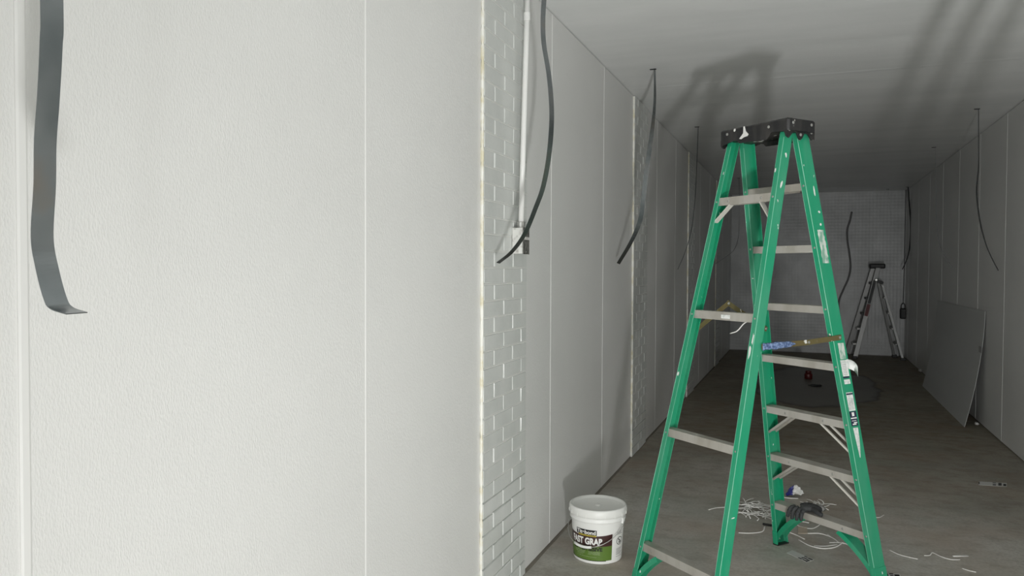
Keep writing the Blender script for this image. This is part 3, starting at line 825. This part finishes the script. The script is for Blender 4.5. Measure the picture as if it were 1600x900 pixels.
on_rail(f1 + .10, 0, 1.215, 1.62, 14.84, 14.95, .605, .86, .05, 'label', blackm.m, fr[0])['label'] = 'black label'
for i in range(5):
    z = .26 + .27 * i; t_ = z / 1.62
    xa = f1 + .04 + (1.175 - f1 - .02) * t_
    MB().box((xa - .045, 14.86 + .1 * t_, z - .018), (xa + .045, 15.285 - .12 * t_, z + .018)).build('step', blackm.m if i > 1 else bladder.m, A_, bevel=.004)
    if i < 4:
        t2 = z / 1.37; xb = 1.58 + (1.255 - 1.58) * t2
        MB().box((xb - .016, 14.875 + .1 * t2, z + .0), (xb + .016, 15.305 - .14 * t2, z + .03)).build('rung', bladder.m, A_, bevel=.004)
MB().box((1.08, 14.93, 1.60), (1.33, 15.19, 1.685)).build('top_cap', blackm.m, A_, bevel=.02)
m = MB(); 
for x, y in ((1.185, 14.925),): disc(m, V3((x, y, 1.40)), V3((0, -1, 0)), .03, .012)
m.build('hinge', steel.m, A_)
alr(1.16, 1.40, 1.30, 1.34, 14.935, 14.935, .05, .012, 'hinge_plate', blackm.m, A_)
for x, y in ((f1 + .10, 14.84), (f1 - .02, 15.30), (1.625, 14.86), (1.535, 15.32)):
    MB().box((x - .04, y - .024, 0), (x + .04, y + .024, .05)).build('foot', blackm.m, A_, bevel=.006)

# thin sheet leaning on the right wall
m = MB(); Rr = []
for q in range(17):
    t = q / 16; zz = 1.165 * t
    x = W2 - .014 - .170 * (1 - t) ** 1.7
    Rr.append([V3((x, 8.80 + .05 * t, zz)), V3((x, 11.74 + .06 * t, zz)), V3((x + .003, 11.74 + .06 * t, zz)), V3((x + .003, 8.80 + .05 * t, zz))])
sh = m.rings(Rr).build('leaning_sheet', sheetm.m, None, (1.6, 10.3, 0), smooth=False)
tag(sh, 'thin grey wall sheet bowed outward, leaning against the right wall', 'wall sheet')
pm = on_x(1534, 547, 1.655)
MB().obox(V3((1.6515, pm.y + .05, pm.z)), V3((1, 0, 0)), V3((0, 1, 0)), lz, .001, .07, .03).build('sticker', greyink.m, sh)

# ------------------------------------------------------------------ floor litter
def scrap(name, pts, label, r=.0042, flat=.55, mat=None, lift=None, group=None, cat='scrap', n=6):
    lift = r * flat if lift is None else lift
    P = [p if isinstance(p, V3) else flo(*p) for p in pts]
    P = [V3((p.x, p.y, lift if p.z < .003 else p.z)) for p in P]
    P = crom(P, 5) if len(P) > 2 else P
    o = MB().tube(P, r, n, flat).build(name, mat or wirew.m, None, P[0], smooth=True)
    return tag(o, label, cat, group)
G = 'white strips scattered round the ladder'
SN = 'vinyl_scrap'
scrap(SN, [(1107, 797), (1119, 794), (1133, 793)], 'white curved strip sticking out left of the scrap heap', group=G)
scrap(SN, [(1154, 833), (1173, 833.5), (1191, 831), (1195, 823)], 'white strip with a bent end left of the front left foot', group=G)
scrap(SN, [(1238, 817), (1250, 815.2), (1264, 817.5)], 'short white strip under the lowest step, next to the brown card', group=G)
scrap(SN, [(1241, 818), (1252, 824), (1268, 826.5), (1277, 823), (1281, 820)], 'hooked white strip under the lowest step above the brown card', group=G)
scrap(SN, [(1230, 831), (1243, 836), (1257, 843)], 'straight white strip right of the front left foot', group=G)
scrap(SN, [(1248, 844), (1265, 853), (1285, 857.5), (1303, 856), (1313, 851), (1315, 848)], 'largest white strip, curled into a wide bow on the floor', group=G)
scrap(SN, [(1262, 834), (1280, 834), (1294, 838), (1304, 843), (1311, 849)], 'white strip arching right of the brown card', group=G)
scrap(SN, [(1272, 853.5), (1290, 854), (1308, 851.5)], 'white strip lying inside the wide bow', group=G)
scrap(SN, [(1296, 848.3), (1318, 849.2), (1335, 857), (1347, 864)], 'white strip running right towards the front right rail', group=G)
scrap(SN, [(1293, 836), (1297, 839)], 'tiny white offcut at the bend of the arching strip', group=G)
scrap(SN, [(1390, 860), (1405, 867), (1420, 871), (1434, 874)], 'white strip alone on the floor right of the green ladder', group=G, r=.0032)
scrap(SN, [(1444, 868.5), (1453, 868), (1457, 864), (1470, 870), (1485, 874.5), (1500, 875)], 'wavy white strip with a kink at its left end, far right floor', group=G, r=.0032)
scrap(SN, [(1503, 888.5), (1514, 892), (1525, 894.5)], 'short white strip nearest the lower right corner of the photo', group=G, r=.0032)
scrap(SN, [(1369, 809), (1375, 808.5), (1381, 805)], 'short pale strip just right of the front right rail', group=G, r=.003)
scrap(SN, [(1489, 869.5), (1512, 869)], 'flat pale offcut beside the kinked strip on the right floor', r=.010, flat=.2, group=G)
scrap(SN, [(1222, 777.5), (1235, 779), (1247, 779.5)], 'white stick lying behind the lowest step, left of the glove', r=.005, group=G)
scrap('grey_scrap', [(1206, 744), (1213, 744)], 'pale flat chip on the floor far behind the front left rail', r=.012, flat=.15, mat=greyink.m)
# strip caught on the rear brace
z = RZ[1]; vb, nb = railvn('B', z)
a = LP(vb - .055, nb + .02, z - .018)
P = [a + lz * .012, on_plane(1163, 505, a, ln), on_plane(1152, 517, a, ln), on_plane(1141, 521, a, ln)]
o = MB().tube(crom(P, 4), .0028, 6).build('vinyl_scrap', wirew.m, None, a, smooth=True)
tag(o, 'white strip dangling from the second rear brace of the green ladder', 'scrap', G)

# heap of offcuts: every strip on its own
rn = random.Random(11)
def curl(L_, bend, wob):
    P = []; x = y = 0; a = 0
    for q in range(8):
        P.append(V3((x, y, wob * math.sin(q * 1.1)))); x += L_ / 7 * math.cos(a); y += L_ / 7 * math.sin(a); a += bend / 7
    c = sum(P, V3((0, 0, 0))) / 8
    return [p - c for p in P]
variants = []
pile_a = flo(1178, 798); pile_b = flo(1278, 792)
def heap(center, count, rx, ry, label, group, hmax):
    for q in range(count):
        aa = rn.uniform(0, 6.283); rr = math.sqrt(rn.random()) * .95
        loc = center + V3((rx * rr * math.cos(aa), ry * rr * math.sin(aa), 0))
        zz = .006 + hmax * (1 - rr) * rn.random()
        if len(variants) < 7:
            L_, be = rn.uniform(.11, .2), rn.uniform(-2.6, 2.6)
            o = MB().tube(curl(L_, be, .003), .0038, 5, .55).build('vinyl_offcut', wirew.m, None, (0, 0, 0), smooth=True)
            variants.append(o)
        else:
            o = rn.choice(variants).copy(); COL.objects.link(o)
        o.location = V3((loc.x, loc.y, zz)); o.rotation_euler = (rn.uniform(-.12, .12), rn.uniform(-.12, .12), rn.uniform(0, 6.283))
        tag(o, label, 'scrap', group)
heap(pile_a, 46, .125, .19, 'thin white offcut in the tangled heap between the rear and front left rails', 'heap of offcuts', .05)
heap(pile_b, 13, .09, .13, 'thin white offcut on the floor behind the work glove', 'offcuts behind the glove', .02)

# wrapper, card, tags, other small things
w0 = flo(1241, 776.5)
bm = bmesh.new(); bmesh.ops.create_icosphere(bm, subdivisions=3, radius=1)
for v in bm.verts:
    k = 1 + .5 * noise.noise(v.co * 2.6 + V3((4, 1, 2)))
    v.co = V3((v.co.x * .05 * k, v.co.y * .022 * k, v.co.z * .028 * k - .030 * v.co.x * v.co.x + .012 * v.co.x))
me = bpy.data.meshes.new('crumpled_wrapper'); bm.to_mesh(me); bm.free(); me.materials.append(bluewrap.m)
zmin = min(v.co.z for v in me.vertices)
for v in me.vertices: v.co.z -= zmin
o = bpy.data.objects.new('crumpled_wrapper', me); COL.objects.link(o); o.location = w0
tag(o, 'crumpled white and blue wrapper on the floor behind the lowest step', 'wrapper')
def flat_piece(name, c1, c2, c3, c4, h, mat, label, cat, group=None):
    pts = [flo(*c) for c in (c1, c2, c3, c4)]
    o = MB().rings([[p + lz * .0004 for p in pts], [p + lz * h for p in pts]]).build(name, mat, None, (pts[0] + pts[2]) / 2)
    return tag(o, label, cat, group)
flat_piece('card_scrap', (1247, 823.5), (1261, 823.5), (1262, 834), (1247, 834), .004, cardm.m, 'small brown cardboard square among the white strips', 'cardboard')
def plate(name, quad, label, blocks):
    p = [flo(*c) for c in quad]
    o = MB().rings([[q + lz * .0005 for q in p], [q + lz * .0018 for q in p]]).build(name, grimem.m, None, (p[0] + p[2]) / 2)
    tag(o, label, 'tag', 'printed tags on the floor')
    m = MB()
    for u0_, u1_, v0_, v1_ in blocks:
        f = lambda u, v: (p[0].lerp(p[1], u)).lerp(p[3].lerp(p[2], u), v) + lz * .0022
        m.add([f(u0_, v0_), f(u1_, v0_), f(u1_, v1_), f(u0_, v1_)], [(0, 1, 2, 3)])
    stuff(m.build('print', inkk.m, o))
    return o
blk = [(.55, .72, .0, .18), (.62, .70, .3, .5), (.66, .84, .42, .60), (.74, .92, .05, .22), (.78, .99, .72, .92), (.86, .98, .28, .52), (.60, .75, .78, .95), (.93, .99, .0, .2)]
plate('floor_tag', [(1229, 864), (1261, 879), (1272, 875), (1238, 860)], 'grey printed tag on the floor in front of the front left foot', blk)
plate('floor_tag', [(1529, 752.5), (1573, 755), (1573, 760.5), (1529, 758)], 'small printed tag lying on the floor near the right wall', [(.0, .04, .1, .8), (.5, .62, .1, .3), (.5, .62, .6, .9), (.7, .82, .1, .9), (.88, .98, .3, .95)])
plate('floor_tag', [(1380, 902), (1408, 903), (1406, 897), (1380, 896)], 'dark printed tag beside the foot of the front right rail', [(.1, .3, .1, .9), (.4, .6, .0, .5), (.65, .95, .1, .8), (.35, .6, .7, 1)])
# dark handle near the front left foot
scrap('chisel', [(1192, 820), (1200, 821.5), (1207, 822.5)], 'small dark tool lying behind the front left foot', r=.008, flat=.8, mat=blackm.m, cat='tool')
# red pot on the damp floor
rp = flo(1263, 592)
t = thing('red_pot', rp, 'small dark red container standing on the damp patch of floor', 'container')
MB().lathe(rp, [(.0001, .001), (.05, .001), (.055, .006), (.055, .07), (.048, .08), (.035, .085)], 20, caps=False).build('body', redm.m, t, smooth=True)
MB().lathe(rp, [(.036, .083), (.040, .085), (.040, .115), (.036, .12), (.0001, .12)], 20, caps=False).build('lid', redm.m, t, smooth=True)
dp = flo(1275, 603)
bm = bmesh.new(); bmesh.ops.create_icosphere(bm, subdivisions=3, radius=1)
for v in bm.verts:
    k = 1 + .5 * noise.noise(v.co * 1.7); v.co = V3((v.co.x * .09 * k, v.co.y * .10 * k, max(0.0, v.co.z) * .02 * k + .001))
me = bpy.data.meshes.new('dark_rag'); bm.to_mesh(me); bm.free(); me.materials.append(blackm.m)
o = bpy.data.objects.new('dark_rag', me); COL.objects.link(o); o.location = dp
tag(o, 'flat black rag on the damp floor in front of the red container', 'rag')
for pxy, rr, nm, lb in (((1438, 581), .03, 'plaster_lump', 'pale lump of debris at the foot of the right wall, left of the sheet'), ((1526, 664), .02, 'plaster_lump', 'small pale crumb on the floor behind the sheet\'s near corner')):
    bm = bmesh.new(); bmesh.ops.create_icosphere(bm, subdivisions=2, radius=1)
    for v in bm.verts:
        k = 1 + .4 * noise.noise(v.co * 2 + V3((rr * 99, 0, 0))); v.co = V3((v.co.x * rr * k, v.co.y * rr * 1.6 * k, v.co.z * rr * .7 * k + rr * .62))
    me = bpy.data.meshes.new(nm); bm.to_mesh(me); bm.free(); me.materials.append(wirew.m)
    zmin = min(v.co.z for v in me.vertices)
    for v in me.vertices: v.co.z -= zmin
    o = bpy.data.objects.new(nm, me); COL.objects.link(o); o.location = flo(*pxy)
    tag(o, lb, 'debris')

# work glove draped over the lowest step
zs = SZ[6] + .018
vc, nc = railvn('C', SZ[6])
def GP(v, n, z): return LP(vc + v, nc + n, zs + z)
GL = thing('work_glove', GP(.2, 0, .0), 'grey and black work glove draped over the lowest step of the green ladder', 'glove')
m = MB()
def capsule(pts, rad, flat=1.0): m.tube(crom(pts, 4), [rad[min(int(i / 4), len(rad) - 1)] for i in range((len(pts) - 1) * 4 + 1)], 8, flat)
# palm
m.tube(crom([GP(.255, .045, .012), GP(.235, .02, .022), GP(.205, -.01, .024), GP(.185, -.03, .018)], 3), [.03, .034, .038, .041, .043, .044, .044, .043, .042, .036], 12, .5)
for i, (dv, ln_) in enumerate(((-.034, .068), (-.012, .08), (.012, .076), (.034, .06))):
    b = GP(.185 + dv, -.034, .016)
    capsule([b, GP(.180 + dv * 1.15, -.056, .010), GP(.176 + dv * 1.25, -.066, -.012), GP(.172 + dv * 1.3, -.066, -.012 - ln_ * .45)], [.0115, .0115, .0105, .009])
capsule([GP(.235, .0, .02), GP(.268, -.02, .022), GP(.295, -.026, .016), GP(.318, -.02, .012)], [.014, .013, .012, .010])
g = m.build('palm', glove_b.m, GL, smooth=True)
rm = g.modifiers.new('r', 'REMESH'); rm.mode = 'VOXEL'; rm.voxel_size = .0035; rm.use_smooth_shade = True
m = MB()
m.tube(crom([GP(.243, .034, .018), GP(.228, .052, .016), GP(.208, .08, .008), GP(.195, .098, -.004)], 3), [.034, .036, .037, .038, .037, .038, .039, .040, .040, .041], 14, .45)
m.build('cuff', glove_c.m, GL, smooth=True)
